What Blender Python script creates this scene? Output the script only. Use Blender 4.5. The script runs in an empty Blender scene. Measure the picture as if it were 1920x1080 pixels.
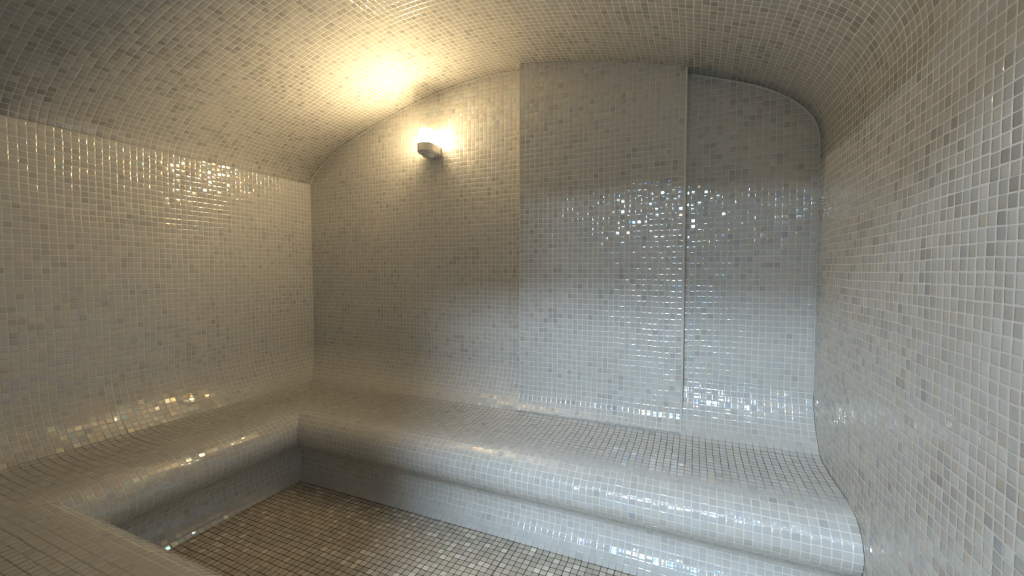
import bpy, bmesh, math
from mathutils import Vector, Matrix

S = bpy.context.scene
COL = S.collection

# ------------------------------------------------------------------ room measures (metres, floor at z = 0)
H = 1.085                      # camera height
XL, XR = -2.385, 0.451         # left and right wall
YB, YF = 2.055, 0.0            # back wall and front wall (with the doorway)
YP = 1.986                     # face of the shallow projection on the back wall
PX0, PX1 = -0.829, -0.047      # its left and right edge
DOOR0, DOOR1, DOORH = -0.62, 0.43, 1.86
PITCH = 0.025                  # tile pitch
SPRING = H + 0.583             # where the vault leaves the left wall

# ------------------------------------------------------------------ helpers
def link(o, parent=None):
    COL.objects.link(o)
    if parent is not None:
        o.parent = parent
    return o

def mesh_obj(name, verts, faces, uvs, mat, parent=None, smooth=False, attrs=None, kind=None, sharp=None):
    me = bpy.data.meshes.new(name)
    me.from_pydata(verts, [], faces)
    me.update()
    if uvs is not None:
        uvl = me.uv_layers.new(name='UVMap')
        for poly in me.polygons:
            for li in poly.loop_indices:
                uvl.data[li].uv = uvs[me.loops[li].vertex_index] if not callable(uvs) else uvs(me.vertices[me.loops[li].vertex_index].co)
    if attrs:
        a = me.attributes.new('dirt', 'FLOAT', 'POINT')
        for i, v in enumerate(attrs):
            a.data[i].value = v
    me.materials.append(mat)
    for p in me.polygons:
        p.use_smooth = smooth
    o = bpy.data.objects.new(name, me)
    if kind:
        o['kind'] = kind
    return link(o, parent)

def bm_obj(name, bm, mat, parent=None, smooth=False, kind=None):
    me = bpy.data.meshes.new(name)
    bm.normal_update()
    bm.to_mesh(me); bm.free()
    me.materials.append(mat)
    for p in me.polygons:
        p.use_smooth = smooth
    o = bpy.data.objects.new(name, me)
    if kind:
        o['kind'] = kind
    return link(o, parent)

def thicken(o, t=0.1, off=-1):
    m = o.modifiers.new('thickness', 'SOLIDIFY')
    m.thickness = t; m.offset = off
    m.use_quality_normals = True

def catmull(pts, n=8):
    out = []
    P = [Vector(p) for p in pts]
    for i in range(len(P) - 1):
        p1, p2 = P[i], P[i + 1]
        p0 = P[i - 1] if i else p1 * 2 - p2
        p3 = P[i + 2] if i + 2 < len(P) else p2 * 2 - p1
        def tj(a, b): return max((b - a).length, 1e-6) ** 0.5
        t0 = 0; t1 = t0 + tj(p0, p1); t2 = t1 + tj(p1, p2); t3 = t2 + tj(p2, p3)
        for k in range(n):
            t = t1 + (t2 - t1) * k / n
            A1 = p0 * ((t1 - t) / (t1 - t0)) + p1 * ((t - t0) / (t1 - t0))
            A2 = p1 * ((t2 - t) / (t2 - t1)) + p2 * ((t - t1) / (t2 - t1))
            A3 = p2 * ((t3 - t) / (t3 - t2)) + p3 * ((t - t2) / (t3 - t2))
            B1 = A1 * ((t2 - t) / (t2 - t0)) + A2 * ((t - t0) / (t2 - t0))
            B2 = A2 * ((t3 - t) / (t3 - t1)) + A3 * ((t - t1) / (t3 - t1))
            out.append(B1 * ((t2 - t) / (t2 - t1)) + B2 * ((t - t1) / (t2 - t1)))
    out.append(P[-1].copy())
    return out

# ------------------------------------------------------------------ materials
class NT:
    """small wrapper for building node trees"""
    def __init__(self, mat):
        mat.use_nodes = True
        self.t = mat.node_tree
        self.t.nodes.clear()
    def n(self, typ, **kw):
        nd = self.t.nodes.new(typ)
        for k, v in kw.items():
            setattr(nd, k, v)
        return nd
    def l(self, a, b):
        self.t.links.new(a, b)
    def _in(self, sock, v):
        if hasattr(v, 'is_output') or hasattr(v, 'links'):
            self.l(v, sock)
        else:
            sock.default_value = v
    def m(self, op, a, b=None, c=None, clamp=False):
        nd = self.n('ShaderNodeMath', operation=op, use_clamp=clamp)
        self._in(nd.inputs[0], a)
        if b is not None: self._in(nd.inputs[1], b)
        if c is not None: self._in(nd.inputs[2], c)
        return nd.outputs[0]
    def xyz(self, x, y, z=0.0):
        nd = self.n('ShaderNodeCombineXYZ')
        self._in(nd.inputs[0], x); self._in(nd.inputs[1], y); self._in(nd.inputs[2], z)
        return nd.outputs[0]
    def sep(self, v):
        nd = self.n('ShaderNodeSeparateXYZ'); self.l(v, nd.inputs[0])
        return nd.outputs
    def vm(self, op, a, b=None):
        nd = self.n('ShaderNodeVectorMath', operation=op)
        self._in(nd.inputs[0], a)
        if b is not None: self._in(nd.inputs[1], b)
        return nd.outputs[0]
    def mix(self, f, a, b):
        nd = self.n('ShaderNodeMix', data_type='RGBA')
        self._in(nd.inputs[0], f); self._in(nd.inputs[6], a); self._in(nd.inputs[7], b)
        return nd.outputs[2]
    def ramp(self, v, lo, hi):
        nd = self.n('ShaderNodeMapRange', interpolation_type='SMOOTHSTEP')
        self._in(nd.inputs[0], v); nd.inputs[1].default_value = lo; nd.inputs[2].default_value = hi
        return nd.outputs[0]

def mosaic(name, tile, dark, grout, dark_share=0.2, gap=0.11, rough=0.11, tilt=0.066, pillow=0.018, edge=0.35,
           film=True, dirt_grout=None, spec=0.5, var=0.10, wander=0.4):
    """glass mosaic: every tile has its own tone, tilt, domed face and pearl film; u, v of the mesh are metres"""
    mat = bpy.data.materials.new(name)
    k = NT(mat)
    uv = k.n('ShaderNodeUVMap', uv_map='UVMap').outputs[0]
    # hand laid sheets: the joints wander a little
    w = k.n('ShaderNodeTexNoise', noise_dimensions='2D')
    w.inputs['Scale'].default_value = 3.1; w.inputs['Detail'].default_value = 2.0
    k.l(uv, w.inputs['Vector'])
    wob = k.vm('SUBTRACT', w.outputs['Color'], (0.5, 0.5, 0.5))
    sc = k.n('ShaderNodeVectorMath', operation='SCALE'); k.l(wob, sc.inputs[0]); sc.inputs['Scale'].default_value = wander
    base = k.n('ShaderNodeVectorMath', operation='SCALE'); k.l(uv, base.inputs[0]); base.inputs['Scale'].default_value = 1.0 / PITCH
    p0 = k.vm('ADD', base.outputs[0], sc.outputs[0])
    sheet = k.vm('FLOOR', k.vm('DIVIDE', p0, (13.0, 20.0, 1.0)))
    sj = k.n('ShaderNodeTexWhiteNoise', noise_dimensions='2D'); k.l(sheet, sj.inputs['Vector'])
    sjs = k.n('ShaderNodeVectorMath', operation='SCALE'); k.l(k.vm('SUBTRACT', sj.outputs['Color'], (0.5, 0.5, 0.5)), sjs.inputs[0]); sjs.inputs['Scale'].default_value = 0.10
    p = k.vm('ADD', p0, sjs.outputs[0])
    cell = k.vm('FLOOR', p)
    wn = k.n('ShaderNodeTexWhiteNoise', noise_dimensions='2D'); k.l(cell, wn.inputs['Vector'])
    wn2 = k.n('ShaderNodeTexWhiteNoise', noise_dimensions='2D'); k.l(k.vm('ADD', cell, (37.3, 91.7, 0.0)), wn2.inputs['Vector'])
    r = k.sep(wn.outputs['Color']); r2 = k.sep(wn2.outputs['Color'])
    fr = k.sep(k.vm('FRACTION', p))
    lx = k.m('ADD', k.m('SUBTRACT', fr[0], 0.5), k.m('MULTIPLY', k.m('SUBTRACT', r2[0], 0.5), 0.05))
    ly = k.m('ADD', k.m('SUBTRACT', fr[1], 0.5), k.m('MULTIPLY', k.m('SUBTRACT', r2[1], 0.5), 0.05))
    rad = 0.10
    hs = 0.5 - gap / 2 - rad
    qx = k.m('SUBTRACT', k.m('ABSOLUTE', lx), hs); qy = k.m('SUBTRACT', k.m('ABSOLUTE', ly), hs)
    mx = k.m('MAXIMUM', qx, 0.0); my = k.m('MAXIMUM', qy, 0.0)
    d = k.m('SUBTRACT', k.m('ADD', k.m('SQRT', k.m('ADD', k.m('MULTIPLY', mx, mx), k.m('MULTIPLY', my, my))),
                                 k.m('MINIMUM', k.m('MAXIMUM', qx, qy), 0.0)), rad)
    istile = k.m('SUBTRACT', 1.0, k.ramp(d, -0.02, 0.02))
    # tone of each tile; the darker ones come in loose drifts
    dr = k.n('ShaderNodeTexNoise', noise_dimensions='2D'); dr.inputs['Scale'].default_value = 0.09; dr.inputs['Detail'].default_value = 2.0
    k.l(cell, dr.inputs['Vector'])
    th = k.m('SUBTRACT', 1.0 - dark_share, k.m('MULTIPLY', k.m('SUBTRACT', dr.outputs['Fac'], 0.5), 0.9 * min(1.0, dark_share * 4)))
    isdark = k.ramp(k.m('SUBTRACT', r[0], th), -0.02, 0.16)
    tcol = k.mix(isdark, (*tile, 1), (*dark, 1))
    bright = k.m('ADD', 1.0 - var / 2, k.m('MULTIPLY', r[1], var))
    hsv = k.n('ShaderNodeHueSaturation'); k.l(tcol, hsv.inputs['Color']); k.l(bright, hsv.inputs['Value'])
    if dirt_grout is not None:
        at = k.n('ShaderNodeAttribute', attribute_name='dirt')
        gcol = k.mix(at.outputs['Fac'], (*grout, 1), (*dirt_grout, 1))
    else:
        gcol = k.mix(0.0, (*grout, 1), (*grout, 1))
    col = k.mix(istile, gcol, hsv.outputs['Color'])
    # face of each tile: own tilt, slightly domed, rounded edge
    def slope(l, rr):
        a = k.m('MULTIPLY', k.m('SUBTRACT', rr, 0.5), tilt * 2)
        b = k.m('MULTIPLY', l, pillow * 2)
        u = k.m('MULTIPLY', l, 2.0 / (1 - gap))
        c = k.m('MULTIPLY', k.m('MULTIPLY', k.m('POWER', k.m('ABSOLUTE', u), 6.0), k.m('SIGN', u)), edge)
        return k.m('MULTIPLY', k.m('ADD', a, k.m('ADD', b, c)), istile)
    nx = slope(lx, r[2]); ny = slope(ly, r2[2])
    nrm = k.n('ShaderNodeVectorMath', operation='NORMALIZE'); k.l(k.xyz(nx, ny, 1.0), nrm.inputs[0])
    enc = k.vm('MULTIPLY_ADD', nrm.outputs[0]); mad = enc.node
    mad.inputs[1].default_value = (0.5, 0.5, 0.5); mad.inputs[2].default_value = (0.5, 0.5, 0.5)
    nm = k.n('ShaderNodeNormalMap', space='TANGENT', uv_map='UVMap'); k.l(enc, nm.inputs['Color'])
    b = k.n('ShaderNodeBsdfPrincipled')
    k.l(col, b.inputs['Base Color']); k.l(nm.outputs[0], b.inputs['Normal'])
    k.l(k.m('ADD', k.m('MULTIPLY', k.m('SUBTRACT', 1.0, istile), 0.75 - rough), rough), b.inputs['Roughness'])
    k.l(k.m('MULTIPLY', istile, spec), b.inputs['Specular IOR Level'])
    b.inputs['IOR'].default_value = 1.5
    if film:
        k.l(k.m('MULTIPLY', istile, k.m('ADD', 55.0, k.m('ADD', k.m('MULTIPLY', r2[0], 45.0), k.m('MULTIPLY', k.m('POWER', r2[0], 5.0), 120.0)))), b.inputs['Thin Film Thickness'])
        b.inputs['Thin Film IOR'].default_value = 1.74
    out = k.n('ShaderNodeOutputMaterial'); k.l(b.outputs[0], out.inputs[0])
    return mat

def plain(name, col, rough=0.5, noise=0.06, scale=40, spec=0.5, coat=0.0):
    mat = bpy.data.materials.new(name)
    k = NT(mat)
    tc = k.n('ShaderNodeTexCoord')
    nz = k.n('ShaderNodeTexNoise'); nz.inputs['Scale'].default_value = scale; k.l(tc.outputs['Object'], nz.inputs['Vector'])
    c = k.mix(nz.outputs['Fac'], (*[max(0, x * (1 - noise)) for x in col], 1), (*[min(1, x * (1 + noise)) for x in col], 1))
    b = k.n('ShaderNodeBsdfPrincipled'); k.l(c, b.inputs['Base Color'])
    b.inputs['Roughness'].default_value = rough; b.inputs['Specular IOR Level'].default_value = spec
    b.inputs['Coat Weight'].default_value = coat
    out = k.n('ShaderNodeOutputMaterial'); k.l(b.outputs[0], out.inputs[0])
    return mat

def glow(name, col, strength, front_bias=False):
    mat = bpy.data.materials.new(name)
    k = NT(mat)
    e = k.n('ShaderNodeEmission'); e.inputs[0].default_value = (*col, 1); e.inputs[1].default_value = strength
    if front_bias:   # glow shaped by facing: cap and flanks dimmed so ceiling and wall don't burn out
        mr = k.n('ShaderNodeMapRange', interpolation_type='SMOOTHSTEP')
        k.l(k.sep(k.n('ShaderNodeNewGeometry').outputs['Normal'])[2], mr.inputs[0])
        mr.inputs[1].default_value = -.1; mr.inputs[2].default_value = .7
        mr.inputs[3].default_value = strength; mr.inputs[4].default_value = strength * .15
        mr2 = k.n('ShaderNodeMapRange', interpolation_type='SMOOTHSTEP')
        k.l(k.m('MULTIPLY', k.sep(k.n('ShaderNodeNewGeometry').outputs['Normal'])[1], -1.0), mr2.inputs[0])
        mr2.inputs[1].default_value = -.05; mr2.inputs[2].default_value = .95
        mr2.inputs[3].default_value = .10; mr2.inputs[4].default_value = 1.0
        k.l(k.m('MULTIPLY', mr.outputs[0], mr2.outputs[0]), e.inputs[1])
    out = k.n('ShaderNodeOutputMaterial'); k.l(e.outputs[0], out.inputs[0])
    return mat

TILE = (0.60, 0.588, 0.557); DARK = (0.49, 0.48, 0.452); GROUT = (0.72, 0.71, 0.68); DIRTY = (0.26, 0.24, 0.195)
M_WALL = mosaic('wall_mosaic', TILE, DARK, GROUT, dark_share=0.17)
M_VAULT = mosaic('vault_mosaic', (0.62, 0.607, 0.575), (0.475, 0.462, 0.435), (0.78, 0.77, 0.74), dark_share=0.24, var=0.14)
M_BENCH = mosaic('bench_mosaic', TILE, DARK, GROUT, dark_share=0.09, dirt_grout=DIRTY, wander=0.08, rough=0.12, tilt=0.075, pillow=-0.06)
M_FLOOR = mosaic('floor_mosaic', (0.53, 0.475, 0.39), (0.72, 0.67, 0.58), (0.14, 0.115, 0.085), dark_share=0.22, var=0.3,
                 rough=0.4, tilt=0.02, pillow=0.06, edge=0.2, film=False, spec=0.35)
M_GROUT = plain('pale_grout_joint', (0.66, 0.65, 0.61), 0.7, 0.1, 60, 0.2)
M_CERAMIC = plain('white_lamp_porcelain', (0.72, 0.69, 0.66), 0.25, 0.03, 20)
M_SCREW = plain('dark_screw_metal', (0.03, 0.028, 0.025), 0.4, 0.1, 80)
M_PLASTER = plain('grey_hall_plaster', (0.12, 0.115, 0.11), 0.8, 0.04, 8, 0.2)
M_HALLFLOOR = plain('dark_hall_floor', (0.15, 0.14, 0.13), 0.4, 0.05, 10)
M_STAIN = plain('dark_stain', (0.05, 0.04, 0.025), 0.8, 0.2, 90, 0.1)
M_LAMP = glow('lit_opal_glass', (1.0, 0.745, 0.40), 265.0, True)

# ------------------------------------------------------------------ vault profile (x, z above camera level)
VP = [(-2.385, .583), (-2.362, .625), (-2.303, .681), (-2.218, .738), (-2.105, .797), (-1.932, .863), (-1.743, .924), (-1.521, .985),
      (-1.344, 1.023), (-1.159, 1.047), (-1.0, 1.054), (-.83, 1.047), (-.699, 1.031), (-.564, 1.009), (-.394, .975), (-.185, .923),
      (-.056, .886), (.113, .827), (.24, .775), (.342, .712), (.407, .648), (.438, .592), (.450, .53), (.451, .44)]
PROF = [(p.x, p.y + H) for p in catmull([(x, z, 0) for x, z in VP], 6)]
def vault_z(x):
    for (x0, z0), (x1, z1) in zip(PROF, PROF[1:]):
        if x0 <= x <= x1 and x1 > x0:
            return z0 + (z1 - z0) * (x - x0) / (x1 - x0)
    return PROF[0][1] if x < XL else PROF[-1][1]

# ceiling
verts, uvs, faces = [], [], []
arc = [0]
for a, b_ in zip(PROF, PROF[1:]):
    arc.append(arc[-1] + math.dist(a, b_))
ys = [YF, YB]
for (x, z), s in zip(PROF, arc):
    for y in ys:
        verts.append((x, y, z)); uvs.append((y, s))
for i in range(len(PROF) - 1):
    a = 2 * i
    faces.append((a, a + 1, a + 3, a + 2))
ceil = mesh_obj('ceiling', verts, faces, uvs, M_VAULT, smooth=True, kind='structure')
thicken(ceil, 0.08, -1)

# walls
def quad_wall(name, pts, uv, mat, t=0.08, off=-1):
    o = mesh_obj(name, pts, [tuple(range(len(pts)))], uv, mat, kind='structure')
    if t: thicken(o, t, off)
    return o
quad_wall('wall_left', [(XL, YF, 0), (XL, YB, 0), (XL, YB, SPRING), (XL, YF, SPRING)],
          [(YF, 0), (YB, 0), (YB, SPRING), (YF, SPRING)], M_WALL)
zr = PROF[-1][1]
quad_wall('wall_right', [(XR, YB, 0), (XR, YF, 0), (XR, YF, zr), (XR, YB, zr)],
          [(YB, arc[-1] + zr), (YF, arc[-1] + zr), (YF, arc[-1]), (YB, arc[-1])], M_VAULT)
def arched_wall(name, y, x0, x1, z0, mat, flip=False):
    xs = sorted({x0, x1} | {x for x, z in PROF if x0 < x < x1})
    v, f, u = [], [], []
    for x in xs:
        v += [(x, y, z0), (x, y, vault_z(x))]; u += [(x, z0), (x, vault_z(x))]
    for i in range(len(xs) - 1):
        q = (2 * i, 2 * i + 2, 2 * i + 3, 2 * i + 1)
        f.append(q[::-1] if flip else q)
    return v, f, u
v, f, u = arched_wall('wall_back', YB, XL, XR, 0, M_WALL)
o = mesh_obj('wall_back', v, f, u, M_WALL, kind='structure'); thicken(o, 0.08, -1)

# shallow tiled projection on the back wall: front face and two sides, its foot follows the bench's cove
COVE = [(0.001, -.50, 0), (.010, -.54, 0), (.026, -.585, 0), (.052, -.632, 0), (.085, -.668, .1), (.120, -.698, .5)]
FOOT = [(p.x, p.y + H + .002) for p in catmull([(d, z, 0) for d, z, q in COVE], 5) if p.x < YB - YP]
zf = H - .58                                                       # below this the face sweeps out onto the seat
SWEEP = [(p.x, p.y + H) for p in catmull([(YB - YP, -.58, 0), (.0705, -.615, 0), (.078, -.645, 0), (.093, -.671, 0), (.112, -.688, 0), (.130, -.7005, 0)], 4)]
FOOT = [(p.x, p.y + H + .002) for p in catmull([(d, z, 0) for d, z, q in COVE], 5) if p.x < .118]
v, f, u = arched_wall('p', YP, PX0, PX1, zf, M_WALL)
n = len(v); dist = 0; XS = [PX0 + (PX1 - PX0) * q / 24 for q in range(25)]
for i, (d, z) in enumerate(SWEEP):
    if i: dist += math.dist(SWEEP[i - 1], (d, z))
    for x in XS:
        v.append((x, YB - d, z)); u.append((x, zf - dist))
for i in range(len(SWEEP) - 1):
    for q in range(24):
        a = n + i * 25 + q
        f.append((a + 25, a + 26, a + 1, a))
for x, sgn in ((PX0, -1), (PX1, 1)):
    n = len(v)
    side = [(x, YP, vault_z(x))] + [(x, YB - d, z) for d, z in SWEEP] + [(x, YB - d, z) for d, z in FOOT[::-1]] + [(x, YB - .0005, vault_z(x))]
    v += side
    u += [(x + sgn * (y - YP), z) for _, y, z in side]
    q = tuple(range(n, n + len(side)))
    f.append(q if sgn > 0 else q[::-1])
mesh_obj('pillar', v, f, u, M_WALL, kind='structure')

# front wall with the doorway the picture was taken from, and the hall beyond
bm = bmesh.new()
def box(bm, x0, x1, y0, y1, z0, z1):
    r = bmesh.ops.create_cube(bm, size=1)
    for w in r['verts']:
        w.co = Vector(((x0 + x1) / 2 + w.co.x * (x1 - x0), (y0 + y1) / 2 + w.co.y * (y1 - y0), (z0 + z1) / 2 + w.co.z * (z1 - z0)))
box(bm, XL - .08, DOOR0, -.14, YF, 0, 2.25)
box(bm, DOOR1, XR + .08, -.14, YF, 0, 2.25)
box(bm, DOOR0, DOOR1, -.14, YF, DOORH, 2.25)
bm_obj('wall_front', bm, M_PLASTER, kind='structure')
bm = bmesh.new(); box(bm, -2.6, 1.6, -4.3, -.14, -.05, 0); bm_obj('floor_hall', bm, M_HALLFLOOR, kind='structure')
bm = bmesh.new(); box(bm, -2.6, 1.6, -4.3, -.14, 2.5, 2.55); bm_obj('ceiling_hall', bm, M_PLASTER, kind='structure')
for nm, a in (('wall_hall_left', (-2.65, -2.6, -4.3, -.14, 0, 2.5)), ('wall_hall_right', (1.6, 1.65, -4.3, -.14, 0, 2.5)),
              ('wall_hall_back', (-2.65, 1.65, -4.35, -4.3, 0, 2.5)), ('wall_hall_front', (-2.65, 1.65, -.145, -.14, 2.25, 2.5))):
    bm = bmesh.new(); box(bm, *a); bm_obj(nm, bm, M_PLASTER, kind='structure')
bm = bmesh.new(); box(bm, XR + .08, 1.65, -.145, -.10, 0, 2.25); bm_obj('wall_hall_corner', bm, M_PLASTER, kind='structure')

# floor
mesh_obj('floor', [(XL, YF - .14, 0), (XR, YF - .14, 0), (XR, YB, 0), (XL, YB, 0)], [(0, 1, 2, 3)],
         [(XL, YF - .14), (XR, YF - .14), (XR, YB), (XL, YB)], M_FLOOR, kind='structure')

# ------------------------------------------------------------------ pale joints (trim)
def bead(name, pts, r=0.003):
    cu = bpy.data.curves.new(name, 'CURVE'); cu.dimensions = '3D'; cu.bevel_depth = r; cu.bevel_resolution = 2
    sp = cu.splines.new('POLY'); sp.points.add(len(pts) - 1)
    for q, p in zip(sp.points, pts): q.co = (*p, 1)
    cu.materials.append(M_GROUT)
    o = bpy.data.objects.new(name, cu); o['kind'] = 'structure'
    return link(o)
bead('trim_1', [(PX0, YP + .001, .38), (PX0, YP + .001, vault_z(PX0) - .002)], .0025)
bead('trim_2', [(PX1, YP + .001, .42), (PX1, YP + .001, vault_z(PX1) - .002)], .004)
bead('trim_3', [(x, YB - .001, z - .002) for x, z in PROF if x > PX1] + [(XR - .001, YB - .001, H - .5)], .004)
bead('trim_4', [(XL + .001, YB - .001, H - .5), (XL + .001, YB - .001, SPRING)] + [(x, YB - .001, z - .001) for x, z in PROF if x < PX0], .002)
bead('trim_5', [(XL + .001, YF, SPRING), (XL + .001, YB, SPRING)], .002)

# ------------------------------------------------------------------ bench
# section of the bench: (distance from the wall, height above camera level, soiled joints 0..1)
BODY = [(.165, -.719, 1), (.23, -.724, 1), (.30, -.724, 1), (.37, -.724, .9), (.44, -.726, .7), (.495, -.730, .3), (.54, -.742, 0),
        (.575, -.767, 0), (.596, -.80, 0), (.600, -.832, 0), (.589, -.866, 0), (.560, -.895, 0), (.525, -.918, 0), (.497, -.945, 0),
        (.484, -.978, 0), (.490, -1.015, 0), (.513, -1.052, .2), (.552, -1.0845, .8)]
def by_rows(sec):
    """cut the section into whole rows of tiles, each row one flat facet"""
    fine = catmull(sec, 24)
    cum = [0]
    for a, b_ in zip(fine, fine[1:]): cum.append(cum[-1] + math.hypot(b_.x - a.x, b_.y - a.y))
    n = round(cum[-1] / PITCH); out = []; k = 0
    for r in range(n + 1):
        t = cum[-1] * r / n
        while k < len(fine) - 2 and cum[k + 1] < t: k += 1
        q = (t - cum[k]) / max(1e-9, cum[k + 1] - cum[k])
        out.append(fine[k].lerp(fine[k + 1], q))
    return out
ROWS = by_rows(COVE + BODY)
R1 = min(range(len(ROWS)), key=lambda i: abs(ROWS[i].x - .125) + (ROWS[i].y < -.76))
R2 = min(range(len(ROWS)), key=lambda i: abs(ROWS[i].y + .955) + (ROWS[i].x < .3))

bench = bpy.data.objects.new('built_in_bench', None); link(bench)
bench['label'] = 'U-shaped built-in bench tiled in pale mosaic with rounded front edge'
bench['category'] = 'bench'
FRONT0 = YF + 0.07      # the near run stands out a little further
BEND = DOOR0 - .03

LS = 0.95
def run(name, which, r0, r1):
    V, F, U, A = [], [], [], []
    STEPS = 40
    for i in range(r0, r1 + 1):
        p = ROWS[i]; d, z = p.x, p.y + H
        if which == 'back':
            a, b_ = (XL + d * LS, YB - d), (XR - .001, YB - d)
        elif which == 'left':
            a, b_ = (XL + d * LS, FRONT0 + d), (XL + d * LS, YB - d)
        else:
            a, b_ = (XL + d * LS, FRONT0 + d), (BEND, FRONT0 + d)
        for j in range(STEPS + 1):
            t = j / STEPS
            x = a[0] + (b_[0] - a[0]) * t; y = a[1] + (b_[1] - a[1]) * t
            V.append((x, y, z)); A.append(max(0, min(1, p.z)))
            U.append((x if which == 'back' else (y if which == 'left' else -x), -i * PITCH))
    W = STEPS + 1
    for i in range(r1 - r0):
        for j in range(STEPS):
            q = (i * W + j, (i + 1) * W + j, (i + 1) * W + j + 1, i * W + j + 1)
            F.append(q if which == 'back' else q[::-1])
    if which == 'front': F = [q[::-1] for q in F]
    o = mesh_obj(name, V, F, U, M_BENCH, parent=bench, attrs=A, smooth=True)
    m = o.data.polygons[len(o.data.polygons) // 2]
    if m.normal.dot(Vector(((XL + XR) / 2, 1.0, H)) - m.center) < 0:
        o.data.flip_normals()
    return o
for which in ('back', 'left', 'front'):
    run('backrest_cove', which, 0, R1)
    st = run('seat', which, R1, R2)
    run('riser', which, R2, len(ROWS) - 1)
    if which == 'back': back_seat = st
# plain end of the front run beside the doorway
loop = [(BEND, FRONT0 + p.x, p.y + H) for p in ROWS] + [(BEND, FRONT0, 0.0)]
mesh_obj('end_panel', loop, [tuple(range(len(loop)))], [(y, z) for x, y, z in loop], M_BENCH, parent=bench, attrs=[0] * len(loop))

# fine dark crack in the joints of the back seat
bm = bmesh.new()
def strand(bm, pts, r):
    P = catmull(pts, 5); prev = None
    for i, p in enumerate(P):
        t = (P[min(i + 1, len(P) - 1)] - P[max(i - 1, 0)]).normalized()
        a = t.cross(Vector((0, 0, 1))).normalized(); b_ = a.cross(t)
        rr = r * (0.35 + 0.65 * math.sin(math.pi * (i + .5) / len(P)))
        ring = [bm.verts.new(p + a * rr * math.cos(q * math.pi / 3) + b_ * rr * .6 * math.sin(q * math.pi / 3)) for q in range(6)]
        if prev:
            for q in range(6): bm.faces.new((prev[q], prev[(q + 1) % 6], ring[(q + 1) % 6], ring[q]))
        else: bm.faces.new(ring[::-1])
        prev = ring
    bm.faces.new(prev)
ZS = H - .7235
strand(bm, [(-1.1595, 1.793, ZS), (-1.1615, 1.812, ZS), (-1.156, 1.828, ZS), (-1.148, 1.834, ZS)], .0016)
strand(bm, [(-1.139, 1.846, ZS), (-1.128, 1.855, ZS), (-1.1136, 1.8537, ZS), (-1.098, 1.846, ZS), (-1.086, 1.840, ZS)], .002)
ck = bm_obj('crack', bm, M_STAIN, back_seat); ck['label'] = 'thin dark curved crack between two tiles'

# ------------------------------------------------------------------ wall lamp
LAMP = Vector((-1.395, YB, H + 0.70))
lamp = bpy.data.objects.new('wall_lamp', None); lamp.location = LAMP; link(lamp)
lamp['label'] = 'lit white wall lamp with opal glass shade on porcelain holder, on back wall'
lamp['category'] = 'lamp'
def dshape(w, d, n=20, y0=0.0):
    """outline seen from above: flat against the wall (y = y0), round towards the room (-y)"""
    r = w / 2
    pts = [(-r, y0), (-r, -(d - r))]
    for i in range(1, n):
        a = math.pi + math.pi * i / n
        pts.append((r * math.cos(a), -(d - r) + r * math.sin(a)))
    pts += [(r, -(d - r)), (r, y0)]
    return pts
def dstack(rings):
    """rings: list of (width, depth, z, y0); lofted and capped"""
    bm = bmesh.new(); prev = None; first = None
    for w, d, z, y0 in rings:
        ring = [bm.verts.new((x, y, z)) for x, y in dshape(w, d, 20, y0)]
        if prev:
            for i in range(len(ring)):
                j = (i + 1) % len(ring)
                bm.faces.new((prev[i], prev[j], ring[j], ring[i]))
        else: first = ring
        prev = ring
    bm.faces.new(first[::-1]); bm.faces.new(prev)
    bmesh.ops.recalc_face_normals(bm, faces=bm.faces)
    return bm
W, Dp = .098, .125
g = []
for i in range(0, 9):
    a = math.pi / 2 * i / 8
    k_ = .022 * (1 - math.cos(a))
    g.append((W - .012 - 2 * k_, Dp - .008 - k_, .098 - .022 + .022 * math.sin(a), -.012))
bm_obj('glass_shade', dstack([(W - .012, Dp - .008, .012, -.012)] + g), M_LAMP, lamp, True)
holder = bm_obj('holder', dstack([(W - .034, Dp - .024, -.042, 0), (W - .014, Dp - .008, -.040, 0), (W, Dp, -.029, 0), (W, Dp, .011, 0), (W - .004, Dp - .002, .014, 0)]), M_CERAMIC, lamp, False)
bv = holder.modifiers.new('soft_edge', 'BEVEL'); bv.width = .002; bv.segments = 2
bm = bmesh.new()
bmesh.ops.create_uvsphere(bm, u_segments=24, v_segments=14, radius=1)
for w in bm.verts: w.co = Vector((w.co.x * .034, w.co.y * .046 - .058, w.co.z * .022 - .040))
bm_obj('cable_boss', bm, M_CERAMIC, lamp, True)
bm = bmesh.new()
bmesh.ops.create_cone(bm, cap_ends=True, segments=16, radius1=.0042, radius2=.0042, depth=.006)
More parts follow.
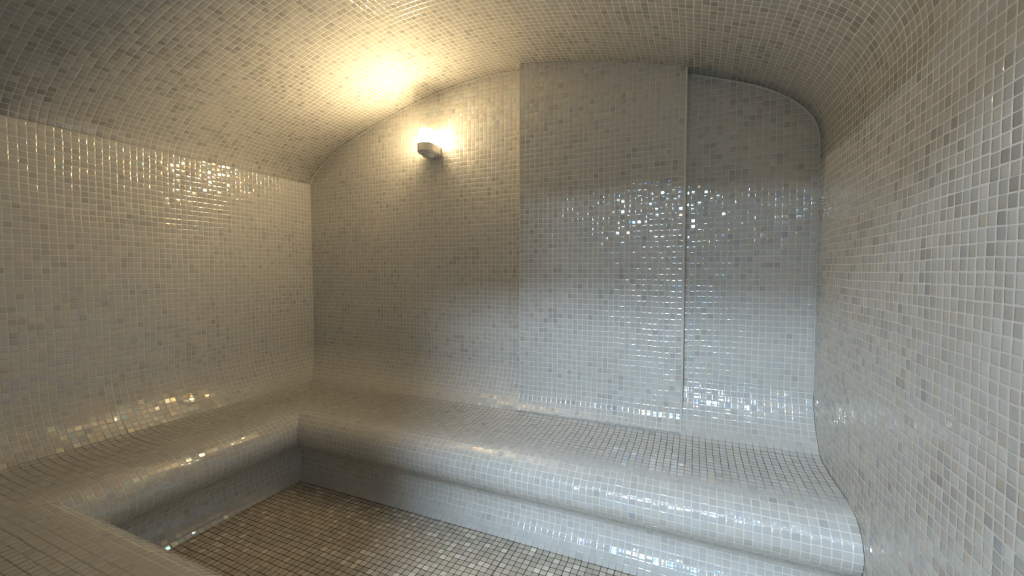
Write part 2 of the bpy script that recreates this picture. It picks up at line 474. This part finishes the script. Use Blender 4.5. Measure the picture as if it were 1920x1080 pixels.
bmesh.ops.rotate(bm, verts=bm.verts, cent=(0, 0, 0), matrix=Matrix.Rotation(math.pi / 2, 3, 'Y'))
bmesh.ops.translate(bm, verts=bm.verts, vec=(W / 2 - .006, -.024, -.035))
bm_obj('screw', bm, M_SCREW, lamp, True)

# ------------------------------------------------------------------ lights of the hall (cool ceiling lamps beyond the doorway)
def area(name, loc, sx, sy, power, col, rot=(0, 0, 0)):
    li = bpy.data.lights.new(name, 'AREA'); li.shape = 'RECTANGLE'; li.size = sx; li.size_y = sy; li.energy = power; li.color = col
    o = bpy.data.objects.new(name, li); o.location = loc; o.rotation_euler = rot
    return link(o)
COOL = (0.66, 0.83, 1.0)
area('hall_ceiling_lamp_far', (-.42, -2.85, 2.38), .5, .6, 72, COOL)
area('hall_ceiling_lamp_near', (-.20, -1.35, 2.38), .38, .34, 76, COOL)

# ------------------------------------------------------------------ world, camera, colour
w = bpy.data.worlds.new('world'); S.world = w; w.use_nodes = True
w.node_tree.nodes['Background'].inputs[0].default_value = (.5, .55, .6, 1)
w.node_tree.nodes['Background'].inputs[1].default_value = 0.02
cam = bpy.data.cameras.new('camera'); co = bpy.data.objects.new('camera', cam); link(co)
cam.sensor_width = 36; cam.lens = 783 / 1920 * 36; cam.clip_start = 0.01
R = Matrix(((0.9156549570983463, 0.015901871936319135, -0.4016505072947704),
            (0.40196517205004906, -0.0362236056207893, 0.9149381677767104),
            (0.0, -0.9992171840319553, -0.03956032273945161)))
right, down, fwd = R.col[0], R.col[1], R.col[2]
M = Matrix((( right[0], -down[0], -fwd[0], 0), (right[1], -down[1], -fwd[1], 0), (right[2], -down[2], -fwd[2], H), (0, 0, 0, 1)))
co.matrix_world = M
S.camera = co
S.view_settings.view_transform = 'Standard'; S.view_settings.look = 'None'
S.view_settings.gamma = 1; S.view_settings.use_curve_mapping = False
S.view_settings.exposure = 0.82
S.cycles.use_denoising = True
S.cycles.max_bounces = 10; S.cycles.diffuse_bounces = 8; S.cycles.glossy_bounces = 4
S.cycles.caustics_reflective = False; S.cycles.caustics_refractive = False
S.cycles.sample_clamp_indirect = 6
